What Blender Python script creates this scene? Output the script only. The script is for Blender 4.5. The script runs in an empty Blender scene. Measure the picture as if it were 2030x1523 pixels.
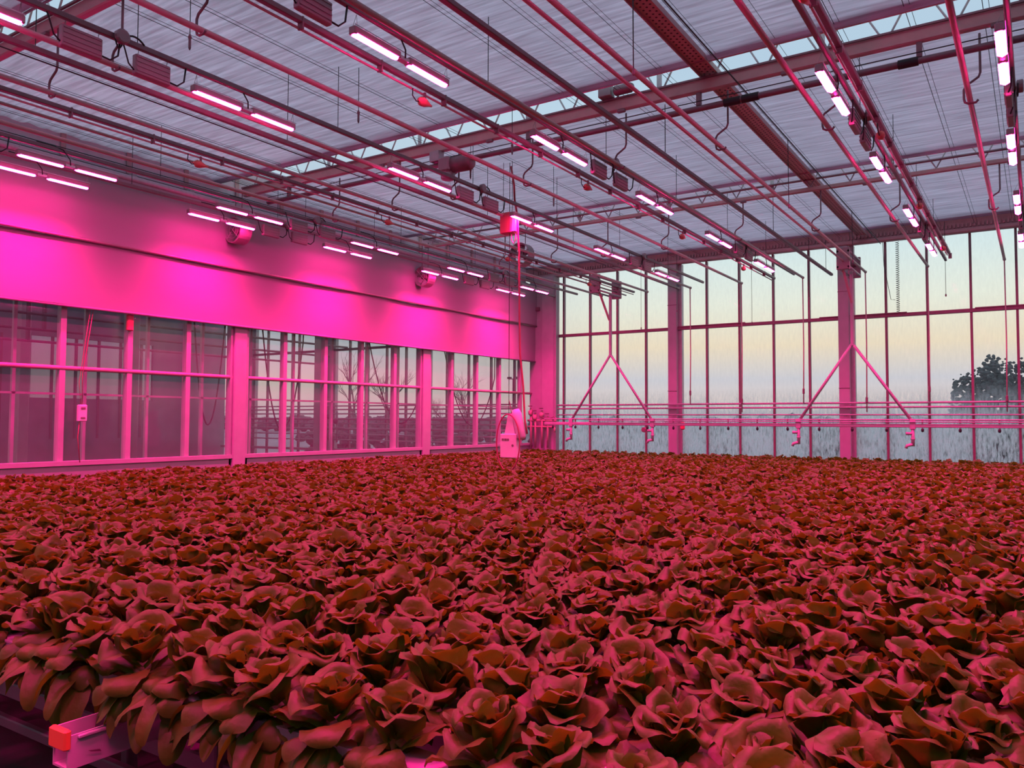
import bpy, math, random
import numpy as np
from mathutils import Vector, Matrix

# ------------------------------------------------------------------ camera, sky, exposure
SC = bpy.context.scene
COL = SC.collection
CZ = 1.85                       # camera height; every z below is given relative to the camera
F_PX, W_PX, H_PX = 1588.0, 2030.0, 1523.0
YAW, PITCH, ROLL = math.radians(33.34), math.radians(2.60), math.radians(0.24)

cam_d = bpy.data.cameras.new('camera')
cam = bpy.data.objects.new('camera', cam_d)
COL.objects.link(cam)
fwd = Vector((-math.sin(YAW) * math.cos(PITCH), math.cos(YAW) * math.cos(PITCH), math.sin(PITCH)))
rgt = Vector((math.cos(YAW), math.sin(YAW), 0))
upv = rgt.cross(fwd)
r2 = rgt * math.cos(ROLL) + upv * math.sin(ROLL)
u2 = -rgt * math.sin(ROLL) + upv * math.cos(ROLL)
M = Matrix((r2, u2, -fwd)).transposed().to_4x4()
M.translation = (0, 0, CZ)
cam.matrix_world = M
cam_d.sensor_fit = 'HORIZONTAL'
cam_d.sensor_width = 36.0
cam_d.lens = 36.0 * F_PX / W_PX
cam_d.clip_start, cam_d.clip_end = 0.05, 800
SC.camera = cam

vs = SC.view_settings
vs.view_transform = 'Standard'
vs.look = 'None'
vs.exposure = 0.0
vs.gamma = 1.0
vs.use_curve_mapping = False
SC.cycles.use_denoising = True
SC.cycles.use_light_tree = False
SC.cycles.use_adaptive_sampling = True
SC.cycles.adaptive_threshold = .04
SC.cycles.max_bounces = 5
SC.cycles.diffuse_bounces = 3
SC.cycles.glossy_bounces = 2
SC.cycles.transmission_bounces = 4
SC.cycles.transparent_max_bounces = 10
SC.cycles.sample_clamp_indirect = 6.0
SC.cycles.caustics_reflective = False
SC.cycles.caustics_refractive = False

world = bpy.data.worlds.new('dusk_sky')
SC.world = world
world.use_nodes = True
wn = world.node_tree
wn.nodes.clear()
w_out = wn.nodes.new('ShaderNodeOutputWorld')
w_bg = wn.nodes.new('ShaderNodeBackground')
w_tc = wn.nodes.new('ShaderNodeTexCoord')
w_sep = wn.nodes.new('ShaderNodeSeparateXYZ')
w_map = wn.nodes.new('ShaderNodeMapRange')
w_map.inputs['From Min'].default_value = -0.1
w_map.inputs['From Max'].default_value = 1.0
wn.links.new(w_tc.outputs['Generated'], w_sep.inputs[0])
wn.links.new(w_sep.outputs['Z'], w_map.inputs['Value'])
SKY_SUNSET = [(-0.08, (.22, .23, .25)), (0.0, (.46, .47, .52)), (0.02, (.80, .65, .60)), (0.05, (.66, .64, .69)),
              (0.09, (.92, .77, .56)), (0.14, (.88, .90, .77)), (0.22, (.68, .87, .93)), (0.40, (.46, .62, .76)), (1.0, (.42, .56, .70))]
SKY_GREY = [(-0.08, (.22, .23, .25)), (0.0, (.44, .45, .50)), (0.02, (.66, .56, .55)), (0.045, (.76, .60, .55)), (0.08, (.56, .57, .62)),
            (0.14, (.52, .58, .65)), (0.22, (.50, .61, .71)), (0.40, (.46, .62, .76)), (1.0, (.42, .56, .70))]
ramps = []
for stops in (SKY_SUNSET, SKY_GREY):
    w_ramp = wn.nodes.new('ShaderNodeValToRGB')
    cr = w_ramp.color_ramp
    while len(cr.elements) > 1:
        cr.elements.remove(cr.elements[-1])
    for i, (z, c) in enumerate(stops):
        e = cr.elements[0] if i == 0 else cr.elements.new((z + .1) / 1.1)
        e.position = (z + .1) / 1.1
        e.color = (*c, 1)
    wn.links.new(w_map.outputs[0], w_ramp.inputs[0])
    ramps.append(w_ramp)
w_az = wn.nodes.new('ShaderNodeMapRange')          # the glow fades away from the sunset side
w_az.interpolation_type = 'SMOOTHSTEP'
w_az.inputs['From Min'].default_value = -.40
w_az.inputs['From Max'].default_value = -.72
wn.links.new(w_sep.outputs['X'], w_az.inputs['Value'])
w_mix = wn.nodes.new('ShaderNodeMix')
w_mix.data_type = 'RGBA'
wn.links.new(w_az.outputs[0], w_mix.inputs[0])
wn.links.new(ramps[0].outputs['Color'], w_mix.inputs[6])
wn.links.new(ramps[1].outputs['Color'], w_mix.inputs[7])
wn.links.new(w_mix.outputs[2], w_bg.inputs['Color'])
wn.links.new(w_bg.outputs[0], w_out.inputs[0])
w_bg.inputs['Strength'].default_value = 1.0

LAMP_STRENGTH = 100.0
LENS_COLOR = (1.0, 0.02, 0.28)
LAMP_COLOR = (1.0, 0.0, 0.225)
LAMP_POWER = 88.0
LAMP_SPREAD = math.radians(120)

# ------------------------------------------------------------------ materials
MATS = {}


def mat(name, color, rough=.5, metal=0.0, var=.08, scale=6.0, spec=.5, bump=0.0, bscale=40.0, stretch=None):
    if name in MATS:
        return MATS[name]
    m = bpy.data.materials.new(name)
    m.use_nodes = True
    nt = m.node_tree
    b = nt.nodes['Principled BSDF']
    b.inputs['Roughness'].default_value = rough
    b.inputs['Metallic'].default_value = metal
    b.inputs['Specular IOR Level'].default_value = spec
    tc = nt.nodes.new('ShaderNodeTexCoord')
    mp = nt.nodes.new('ShaderNodeMapping')
    if stretch:
        mp.inputs['Scale'].default_value = stretch
    no = nt.nodes.new('ShaderNodeTexNoise')
    no.inputs['Scale'].default_value = scale
    no.inputs['Detail'].default_value = 4
    hs = nt.nodes.new('ShaderNodeMix')
    hs.data_type = 'RGBA'
    hs.inputs[6].default_value = (*[c * (1 - var * 2) for c in color], 1)
    hs.inputs[7].default_value = (*[min(1, c * (1 + var)) for c in color], 1)
    nt.links.new(tc.outputs['Object'], mp.inputs[0])
    nt.links.new(mp.outputs[0], no.inputs['Vector'])
    nt.links.new(no.outputs['Fac'], hs.inputs[0])
    nt.links.new(hs.outputs[2], b.inputs['Base Color'])
    if bump:
        n2 = nt.nodes.new('ShaderNodeTexNoise')
        n2.inputs['Scale'].default_value = bscale
        nt.links.new(mp.outputs[0], n2.inputs['Vector'])
        bp = nt.nodes.new('ShaderNodeBump')
        bp.inputs['Strength'].default_value = bump
        bp.inputs['Distance'].default_value = .01
        nt.links.new(n2.outputs['Fac'], bp.inputs['Height'])
        nt.links.new(bp.outputs[0], b.inputs['Normal'])
    MATS[name] = m
    return m


WHITE = mat('white_paint', (.46, .45, .46), .45)
GALV = mat('galvanised_steel', (.48, .43, .46), .42, .35, .12, 20)  # faint pink in the grey stands for lamp spill
PIPE = mat('pink_lit_pipe_paint', (.58, .37, .37), .5, 0, .1, 8)  # reddish tone paints the lamps' pink light onto the metal
RAIL = mat('dark_rail_steel', (.27, .15, .18), .45, .3, .12, 12)  # red cast in the dark colour imitates lamp glow
DARK = mat('black_cable', (.02, .02, .022), .5)
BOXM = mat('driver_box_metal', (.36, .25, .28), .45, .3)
ALU = mat('aluminium', (.62, .62, .64), .35, .6)
ORANGE = mat('orange_plastic', (.62, .20, .05), .5)
NOZZ = mat('nozzle_plastic', (.55, .22, .14), .5)
CTRL = mat('white_enclosure', (.78, .74, .76), .4)
GUTTER = mat('white_gutter_plastic', (.42, .42, .44), .5)
FLOORM = mat('dark_concrete', (.06, .055, .06), .85, 0, .25, 3, bump=.2)
BENCH = mat('bench_steel', (.20, .18, .20), .5, .2)
GROUND = mat('pale_ground', (.36, .37, .39), .8, 0, .3, .3)  # grey raised so the ground bounces light into the misted panes
BARK = mat('dark_bark', (.10, .085, .085), .9)
HEDGE = mat('misty_hedge', (.14, .15, .16), .95, 0, .4, .8)  # distance haze is mixed into this grey
SHRUB = mat('dark_evergreen', (.10, .11, .11), .9, 0, .4, 3)
PART = mat('partition_panel', (.30, .28, .33), .7, 0, .15, 2)
FABRIC = mat('blind_fabric', (.36, .31, .35), .8, 0, .06, 1.5, .2, bump=.25, bscale=3, stretch=(1, .4, 1.4))


def nodes_mat(name):
    m = bpy.data.materials.new(name)
    m.use_nodes = True
    m.node_tree.nodes.clear()
    out = m.node_tree.nodes.new('ShaderNodeOutputMaterial')
    MATS[name] = m
    return m, m.node_tree, out


def emission_mat():
    m, nt, out = nodes_mat('led_lens')
    e = nt.nodes.new('ShaderNodeEmission')
    e.inputs['Color'].default_value = (*LENS_COLOR, 1)
    e.inputs['Strength'].default_value = LAMP_STRENGTH
    nt.links.new(e.outputs[0], out.inputs[0])
    return m


LED = emission_mat()


def cloth_mat():
    m, nt, out = nodes_mat('screen_cloth')
    tc = nt.nodes.new('ShaderNodeTexCoord')
    mp = nt.nodes.new('ShaderNodeMapping')
    mp.inputs['Scale'].default_value = (.55, 9.0, 1)
    no = nt.nodes.new('ShaderNodeTexNoise')
    no.inputs['Scale'].default_value = 2.2
    no.inputs['Detail'].default_value = 5
    no.inputs['Distortion'].default_value = .35
    nt.links.new(tc.outputs['Object'], mp.inputs[0])
    nt.links.new(mp.outputs[0], no.inputs['Vector'])
    rp = nt.nodes.new('ShaderNodeValToRGB')
    rp.color_ramp.elements[0].position = .34
    rp.color_ramp.elements[0].color = (.60, .47, .56, 1)
    rp.color_ramp.elements[1].position = .68
    rp.color_ramp.elements[1].color = (1.0, .83, .96, 1)
    nt.links.new(no.outputs['Fac'], rp.inputs[0])
    tr = nt.nodes.new('ShaderNodeBsdfTranslucent')
    di = nt.nodes.new('ShaderNodeBsdfDiffuse')
    di.inputs['Color'].default_value = (.62, .58, .62, 1)
    nt.links.new(rp.outputs[0], tr.inputs['Color'])
    bp = nt.nodes.new('ShaderNodeBump')
    bp.inputs['Strength'].default_value = .6
    bp.inputs['Distance'].default_value = .02
    nt.links.new(no.outputs['Fac'], bp.inputs['Height'])
    nt.links.new(bp.outputs[0], tr.inputs['Normal'])
    nt.links.new(bp.outputs[0], di.inputs['Normal'])
    mx = nt.nodes.new('ShaderNodeMixShader')
    mx.inputs[0].default_value = .33
    nt.links.new(tr.outputs[0], mx.inputs[1])
    nt.links.new(di.outputs[0], mx.inputs[2])
    nt.links.new(mx.outputs[0], out.inputs[0])
    return m


CLOTH = cloth_mat()


def glass_mat(name, wet, tint=(.98, .99, .99, 1)):
    """thin pane: clear see-through glass with a faint reflection; wet panes carry condensation and run marks."""
    m, nt, out = nodes_mat(name)
    tr = nt.nodes.new('ShaderNodeBsdfTransparent')
    tr.inputs['Color'].default_value = tint
    gl = nt.nodes.new('ShaderNodeBsdfGlossy')
    gl.inputs['Roughness'].default_value = .06
    mx = nt.nodes.new('ShaderNodeMixShader')
    mx.inputs[0].default_value = .001 if wet else .035
    nt.links.new(tr.outputs[0], mx.inputs[1])
    nt.links.new(gl.outputs[0], mx.inputs[2])
    last = mx
    if not wet:
        du = nt.nodes.new('ShaderNodeBsdfDiffuse')
        du.inputs['Color'].default_value = (.6, .6, .62, 1)
        md = nt.nodes.new('ShaderNodeMixShader')
        md.inputs[0].default_value = .07  # diffuse share paints a lamp-lit haze onto the pane
        nt.links.new(mx.outputs[0], md.inputs[1]); nt.links.new(du.outputs[0], md.inputs[2])
        last = md
    if wet:
        geo = nt.nodes.new('ShaderNodeNewGeometry')
        sep = nt.nodes.new('ShaderNodeSeparateXYZ')
        nt.links.new(geo.outputs['Position'], sep.inputs[0])
        mp = nt.nodes.new('ShaderNodeMapping')
        mp.inputs['Scale'].default_value = (1, 1, .22)
        nt.links.new(geo.outputs['Position'], mp.inputs[0])
        no = nt.nodes.new('ShaderNodeTexNoise')
        no.inputs['Scale'].default_value = 24
        no.inputs['Detail'].default_value = 6
        no.inputs['Roughness'].default_value = .7
        nt.links.new(mp.outputs[0], no.inputs['Vector'])
        # coverage of the condensation by height
        hr = nt.nodes.new('ShaderNodeMapRange')
        hr.inputs['From Min'].default_value = CZ + .75
        hr.inputs['From Max'].default_value = CZ - .15
        hr.inputs['To Min'].default_value = .06
        hr.inputs['To Max'].default_value = .62
        am = nt.nodes.new('ShaderNodeMapRange')
        am.inputs['From Min'].default_value = CZ + .7
        am.inputs['From Max'].default_value = CZ - .2
        am.inputs['To Min'].default_value = .05
        am.inputs['To Max'].default_value = 1.35
        nt.links.new(sep.outputs['Z'], am.inputs['Value'])
        nt.links.new(sep.outputs['Z'], hr.inputs['Value'])
        n2 = nt.nodes.new('ShaderNodeTexNoise')
        n2.inputs['Scale'].default_value = .9
        n2.inputs['Detail'].default_value = 3
        nt.links.new(geo.outputs['Position'], n2.inputs['Vector'])
        a = nt.nodes.new('ShaderNodeMath'); a.operation = 'MULTIPLY_ADD'
        nt.links.new(no.outputs['Fac'], a.inputs[0]); a.inputs[1].default_value = 2.2; a.inputs[2].default_value = -1.1
        b = nt.nodes.new('ShaderNodeMath'); b.operation = 'MULTIPLY_ADD'
        nt.links.new(n2.outputs['Fac'], b.inputs[0]); b.inputs[1].default_value = .9; b.inputs[2].default_value = -.45
        c = nt.nodes.new('ShaderNodeMath'); c.operation = 'ADD'
        nt.links.new(a.outputs[0], c.inputs[0]); nt.links.new(b.outputs[0], c.inputs[1])
        c2 = nt.nodes.new('ShaderNodeMath'); c2.operation = 'MULTIPLY'
        nt.links.new(c.outputs[0], c2.inputs[0]); nt.links.new(am.outputs[0], c2.inputs[1])
        d = nt.nodes.new('ShaderNodeMath'); d.operation = 'ADD'; d.use_clamp = True
        nt.links.new(c2.outputs[0], d.inputs[0]); nt.links.new(hr.outputs[0], d.inputs[1])
        tl = nt.nodes.new('ShaderNodeBsdfTranslucent')
        tl.inputs['Color'].default_value = (.97, .98, 1, 1)
        di = nt.nodes.new('ShaderNodeBsdfDiffuse')
        di.inputs['Color'].default_value = (.5, .5, .5, 1)
        m1 = nt.nodes.new('ShaderNodeMixShader')
        m1.inputs[0].default_value = .04
        nt.links.new(tl.outputs[0], m1.inputs[1]); nt.links.new(di.outputs[0], m1.inputs[2])
        m2 = nt.nodes.new('ShaderNodeMixShader')
        nt.links.new(d.outputs[0], m2.inputs[0])
        nt.links.new(mx.outputs[0], m2.inputs[1]); nt.links.new(m1.outputs[0], m2.inputs[2])
        last = m2
    nt.links.new(last.outputs[0], out.inputs[0])
    return m


GLASS = glass_mat('clear_pane', False)
WETGLASS = glass_mat('condensation_pane', True)
DIMGLASS = glass_mat('dimmed_far_pane', False, (.5, .5, .55, 1))  # grey tint dims the bright partition windows


def leaf_mat():
    m, nt, out = nodes_mat('lettuce_leaf')
    geo = nt.nodes.new('ShaderNodeNewGeometry')
    tc = nt.nodes.new('ShaderNodeTexCoord')
    no = nt.nodes.new('ShaderNodeTexNoise')
    no.inputs['Scale'].default_value = 9
    no.inputs['Detail'].default_value = 3
    nt.links.new(geo.outputs['Position'], no.inputs['Vector'])
    rp = nt.nodes.new('ShaderNodeValToRGB')
    rp.color_ramp.elements[0].position = .3
    rp.color_ramp.elements[0].color = (.062, .18, .009, 1)
    rp.color_ramp.elements[1].position = .72
    rp.color_ramp.elements[1].color = (.105, .255, .014, 1)
    nt.links.new(no.outputs['Fac'], rp.inputs[0])
    p = nt.nodes.new('ShaderNodeBsdfPrincipled')
    p.inputs['Roughness'].default_value = .5
    p.inputs['Specular IOR Level'].default_value = .45
    nt.links.new(rp.outputs[0], p.inputs['Base Color'])
    vo = nt.nodes.new('ShaderNodeTexNoise')
    vo.inputs['Scale'].default_value = 38
    vo.inputs['Detail'].default_value = 2
    nt.links.new(tc.outputs['Object'], vo.inputs['Vector'])
    bp = nt.nodes.new('ShaderNodeBump')
    bp.inputs['Strength'].default_value = .6
    bp.inputs['Distance'].default_value = .006
    nt.links.new(vo.outputs['Fac'], bp.inputs['Height'])
    nt.links.new(bp.outputs[0], p.inputs['Normal'])
    tl = nt.nodes.new('ShaderNodeBsdfTranslucent')
    tl.inputs['Color'].default_value = (.155, .27, .006, 1)
    mx = nt.nodes.new('ShaderNodeMixShader')
    mx.inputs[0].default_value = .32
    nt.links.new(p.outputs[0], mx.inputs[1])
    nt.links.new(tl.outputs[0], mx.inputs[2])
    nt.links.new(mx.outputs[0], out.inputs[0])
    return m


LEAF = leaf_mat()


# ------------------------------------------------------------------ mesh helpers
class MB:
    def __init__(s):
        s.v, s.f, s.n = [], [], 0

    def add(s, verts, faces):
        s.v.append(np.asarray(verts, float).reshape(-1, 3))
        s.f += [tuple(i + s.n for i in f) for f in faces]
        s.n += len(s.v[-1])
        return s

    def box(s, x0, x1, y0, y1, z0, z1):
        return s.add([(x0, y0, z0), (x1, y0, z0), (x1, y1, z0), (x0, y1, z0), (x0, y0, z1), (x1, y0, z1), (x1, y1, z1), (x0, y1, z1)],
                     [(0, 3, 2, 1), (4, 5, 6, 7), (0, 1, 5, 4), (1, 2, 6, 5), (2, 3, 7, 6), (3, 0, 4, 7)])

    def cbox(s, x0, x1, y0, y1, z0, z1, b=.01):
        """box with chamfered edges along every side"""
        pts = []
        for zz, ins in ((z0, b), (z0 + b, 0), (z1 - b, 0), (z1, b)):
            a0, a1, c0, c1 = x0 + ins, x1 - ins, y0 + ins, y1 - ins
            pts += [(a0 + b, c0, zz), (a1 - b, c0, zz), (a1, c0 + b, zz), (a1, c1 - b, zz), (a1 - b, c1, zz), (a0 + b, c1, zz), (a0, c1 - b, zz), (a0, c0 + b, zz)]
        fs = [tuple(range(7, -1, -1)), tuple(range(24, 32))]
        for k in range(3):
            for i in range(8):
                j = (i + 1) % 8
                fs.append((k * 8 + i, k * 8 + j, k * 8 + 8 + j, k * 8 + 8 + i))
        return s.add(pts, fs)

    def tube(s, path, r, n=8, cap=True, r1=None):
        P = np.asarray(path, float)
        k = len(P)
        T = np.gradient(P, axis=0) if k > 2 else np.repeat([P[-1] - P[0]], 2, 0)
        T /= np.linalg.norm(T, axis=1)[:, None] + 1e-12
        up = np.array([0, 0, 1.0]) if abs(T[0][2]) < .9 else np.array([1.0, 0, 0])
        A = np.cross(T[0], up); A /= np.linalg.norm(A)
        vs = []
        th = np.arange(n) * 2 * math.pi / n
        for i in range(k):
            A = A - T[i] * (A @ T[i]); A /= np.linalg.norm(A) + 1e-12
            B = np.cross(T[i], A)
            rr = r if r1 is None else r + (r1 - r) * i / (k - 1)
            vs.append(P[i] + rr * (np.cos(th)[:, None] * A + np.sin(th)[:, None] * B))
        fs = []
        for i in range(k - 1):
            for j in range(n):
                q = (j + 1) % n
                fs.append((i * n + j, i * n + q, (i + 1) * n + q, (i + 1) * n + j))
        if cap:
            fs.append(tuple(range(n - 1, -1, -1)))
            fs.append(tuple((k - 1) * n + j for j in range(n)))
        return s.add(np.concatenate(vs), fs)

    def lathe(s, prof, center, axis='z', n=16):
        vs, fs = [], []
        m = len(prof)
        for (r, h) in prof:
            for j in range(n):
                a = 2 * math.pi * j / n
                p = (r * math.cos(a), r * math.sin(a), h)
                if axis == 'y': p = (p[0], h, p[1])
                if axis == 'x': p = (h, p[0], p[1])
                vs.append((center[0] + p[0], center[1] + p[1], center[2] + p[2]))
        for i in range(m - 1):
            for j in range(n):
                q = (j + 1) % n
                fs.append((i * n + j, i * n + q, (i + 1) * n + q, (i + 1) * n + j))
        fs.append(tuple(range(n - 1, -1, -1)))
        fs.append(tuple((m - 1) * n + j for j in range(n)))
        return s.add(vs, fs)

    def build(s, name, material, parent=None, origin=None, smooth=False):
        V = np.concatenate(s.v) if s.v else np.zeros((0, 3))
        V = V + np.array([0, 0, CZ])
        if parent is not None:
            o0 = np.array(parent['_o'])
        elif origin is not None:
            o0 = np.array(origin) + np.array([0, 0, CZ])
        else:
            o0 = np.array([(V[:, 0].min() + V[:, 0].max()) / 2, (V[:, 1].min() + V[:, 1].max()) / 2, V[:, 2].min()])
        me = bpy.data.meshes.new(name)
        me.from_pydata([tuple(p) for p in (V - o0)], [], s.f)
        if smooth:
            me.polygons.foreach_set('use_smooth', [True] * len(me.polygons))
        me.materials.append(material)
        me.update()
        o = bpy.data.objects.new(name, me)
        COL.objects.link(o)
        if parent is not None:
            o.parent = parent
            o['_o'] = list(o0)
        else:
            o.location = o0
            o['_o'] = list(o0)
        return o


def tag(o, label=None, cat=None, group=None, kind=None):
    if label: o['label'] = label
    if cat: o['category'] = cat
    if group: o['group'] = group
    if kind: o['kind'] = kind
    return o


def thing(name, loc, label=None, cat=None, group=None, kind=None):
    o = bpy.data.objects.new(name, None)
    o.empty_display_size = .1
    o.location = (loc[0], loc[1], loc[2] + CZ)
    o['_o'] = [loc[0], loc[1], loc[2] + CZ]
    COL.objects.link(o)
    return tag(o, label, cat, group, kind)


def copy_tree(o, delta, parent=None):
    c = o.copy()
    COL.objects.link(c)
    if parent is None:
        c.location = Vector(o.location) + Vector(delta)
    else:
        c.parent = parent
    for ch in list(o.children):
        copy_tree(ch, delta, c)
    return c


ORD = ['first', 'second', 'third', 'fourth', 'fifth', 'sixth', 'seventh', 'eighth', 'ninth', 'tenth', 'eleventh', 'twelfth']
rnd = random.Random(7)


def arc(p0, p1, sag, n=10):
    p0, p1 = np.array(p0, float), np.array(p1, float)
    return [p0 + (p1 - p0) * t + np.array([0, 0, -sag * 4 * t * (1 - t)]) for t in np.linspace(0, 1, n)]


# ------------------------------------------------------------------ structure: floor, far gable, left wall, ceiling
FZ = -CZ
YW = 18.0                 # inner plane of the glass gable
XL = -11.1                # plane of the left glass wall
BAY = 3.82
XCOL = [-7.18 + BAY * k for k in range(-4, 5)]      # gable columns, -22.46 .. 8.1

tag(MB().box(-34, 9, -4, YW + .3, FZ - .1, FZ).build('floor', FLOORM), kind='structure')
tag(MB().box(-400, 300, YW + .3, 500, FZ - .35, FZ - .15).build('ground', GROUND), kind='structure')

tag(MB().box(-11.2, 9, -5.2, -5.0, FZ, 4.4).build('unseen_block_near', PART), kind='structure')  # unseen panel added behind the camera to block stray sky light
tag(MB().box(8.8, 9.0, -5.0, YW, FZ, 4.4).build('unseen_block_right', PART), kind='structure')  # unseen side panel, added to cut sky light from the right

wf = thing('wall_far', (-7, YW, FZ), 'glass gable wall with white columns and misted panes', kind='structure')
Z_T, Z_B = 2.19, 3.72     # transom, beam underside
XR = 5.0
for i, xc in enumerate(XCOL):
    c = MB().cbox(xc - .15, xc + .07, YW - .14, YW + .1, FZ, Z_B, .012).build('column', WHITE, wf)
    MB().box(xc + .07, xc + .155, YW - .02, YW + .1, FZ, Z_B).build('column_flange', GALV, c)
    MB().box(xc - .156, xc + .076, YW - .147, YW - .138, .7, .712).build('joint', RAIL, c)
    MB().box(xc - .156, xc + .076, YW - .147, YW - .138, 2.74, 2.752).build('joint', RAIL, c)
mulx = []
for i in range(len(XCOL) - 1):
    for k in range(1, 5):
        mulx.append(XCOL[i] + BAY * k / 5)
mulx = [x for x in mulx if x < XR + .5]
mesh_m = None
for x in mulx:
    if mesh_m is None:
        mo = MB().box(x - .022, x + .022, YW - .03, YW + .05, FZ, Z_B).build('mullion', RAIL, wf)
        mesh_m, mo0, x0 = mo.data, mo, x
    else:
        mo = mo0.copy(); COL.objects.link(mo); mo.parent = wf; mo.location = (x - x0, 0, 0)
MB().box(-24, 8, YW - .06, YW + .03, Z_T - .035, Z_T + .035).build('transom', RAIL, wf)
MB().box(-24, 8, YW - .10, YW + .03, -.98, -.90).build('sill', WHITE, wf)
allx = sorted(mulx + XCOL)
pane0 = {}
for i in range(len(allx) - 1):
    xa, xb = allx[i], allx[i + 1]
    for nm, za, zb, mt in (('lo', FZ, Z_T, WETGLASS), ('hi', Z_T, Z_B + .5, WETGLASS)):
        if xa < XL:
            nm, mt = nm + 'c', GLASS
        if nm in pane0:
            p = pane0[nm][0].copy(); COL.objects.link(p); p.parent = wf
            p.location = (xa - pane0[nm][1], 0, 0)
        else:
            p = MB().box(xa + .005, xa + BAY / 5 - .005, YW + .004, YW + .008, za, zb).build('pane', mt, wf)
            pane0[nm] = (p, xa)
# short fascia strips on the transom (sliding vent rails)
for xa, xb in ((-7.1, -5.5), (-3.9, -2.2), (-1.0, .4)):
    MB().box(xa, xb, YW - .085, YW - .06, Z_T + .03, Z_T + .05).build('vent_strip', RAIL, wf)

beam = thing('gable_beam', (-4, YW, Z_B), 'wide toothed steel beam across the top of the glass gable', 'beam')
MB().box(-12, 8, YW - .06, YW + .14, Z_B + .10, Z_B + .62).build('web', PIPE, beam)
MB().cbox(-12, 8, YW - .16, YW + .0, Z_B, Z_B + .085, .02).build('lower_tube', PIPE, beam)
MB().box(-12, 8, YW - .16, YW - .04, Z_B + .5, Z_B + .55).build('upper_flange', PIPE, beam)
tb = MB()
for k in range(int(13 / .07)):
    x = -11 + k * .07
    tb.box(x, x + .03, YW - .10, YW - .06, Z_B + .12, Z_B + .19)
tag(tb.build('tooth_strip', PIPE, beam), kind='stuff')
for x in (-7.18, -3.4, .46):
    MB().box(x - .16, x + .12, YW - .085, YW - .058, Z_B + .1, Z_B + .52).build('splice_plate', PIPE, beam)

# left wall ----------------------------------------------------------
wl = thing('wall_left', (XL, 10, FZ), 'white framed glass wall under the roller blind on the left', kind='structure')
YWIDE = [3.80, 8.60, 13.42]
YMUL = [4.76 - .96 * 3, 4.76 - .96 * 2] + [y for y in np.arange(4.76, 17.6, .96) if min(abs(y - w) for w in YWIDE) > .3]
for y in YWIDE:
    p = MB().cbox(XL - .12, XL + .10, y - .15, y + .10, FZ, 3.6, .012).build('post', WHITE, wl)
    MB().box(XL - .05, XL + .06, y + .11, y + .16, FZ, 3.6).build('post_flange', WHITE, p)
    MB().box(XL - .05, XL + .06, y - .20, y - .16, FZ, 3.6).build('post_flange', WHITE, p)
for y in YMUL:
    w = .05 if abs(y - 4.76) > .1 else .11
    MB().box(XL - .05, XL + .05, y - w, y + w * .55, FZ, 3.6).build('mullion', WHITE, wl)
for y in np.arange(4.3, 17.6, .96):
    MB().box(XL - .36, XL - .31, y - .022, y + .022, FZ, 3.6).build('outer_mullion', WHITE, wl)
MB().tube([(XL + .03, .5, .68), (XL + .03, 17.75, .70)], .032, 10).build('rail', PIPE, wl, smooth=True)
MB().box(XL - .36, XL - .31, .5, 17.75, .33, .36).build('outer_rail', WHITE, wl)
MB().box(XL - .06, XL + .09, .5, 17.75, -.64, -.58).build('sill', WHITE, wl)
MB().box(XL - .06, XL + .06, .5, 17.75, FZ, -.64).build('kerb', WHITE, wl)
yy = sorted(list(YWIDE) + list(YMUL) + [17.75])
for a, b in zip(yy[:-1], yy[1:]):
    if b - a < .2: continue
    MB().box(XL - .004, XL, a, b, -.58, .66).build('pane', GLASS, wl)
    MB().box(XL - .004, XL, a, b, .70, 3.5).build('pane', GLASS, wl)
# upper wall band above the blind: cloth on wires
bm = MB().box(XL - .16, XL - .15, .5, 17.75, 3.45, 4.35)
bm.build('upper_cloth', mat('pale_side_sheet', (.72, .64, .70), .7), wl)
for z in (3.62, 3.74, 3.86, 3.98, 4.1, 4.22):
    MB().tube([(XL - .10, .5, z), (XL - .10, 17.75, z)], .006, 5).build('support_wire', DARK, wl)
for y in np.arange(4.76, 17.6, .96):
    MB().box(XL - .14, XL - .12, y - .035, y + .035, 3.5, 4.3).build('upper_post', PIPE, wl)

cc = thing('corner_column', (-10.7, 17.8, FZ), 'broad white corner pilaster between the left wall and the glass gable', 'column')
MB().cbox(-11.12, -10.74, 17.74, 17.98, FZ, 3.72, .01).build('left_panel', WHITE, cc)
MB().cbox(-10.72, -10.36, 17.68, 17.98, FZ, 3.72, .01).build('right_panel', WHITE, cc)
st = MB().box(-10.36, -10.30, 17.70, 17.72, FZ, 3.5)
st.build('perforated_strip', GALV, cc)
MB().cbox(-11.0, -10.8, 17.66, 17.74, 2.85, 2.95, .01).build('bracket', RAIL, cc)

# ceiling ----------------------------------------------------------
TY = [3.87, 8.58, 13.28]
ceil = thing('ceiling', (-5, 10, 3.95), 'crinkled pale energy screens stretched below the roof', kind='structure')


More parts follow.
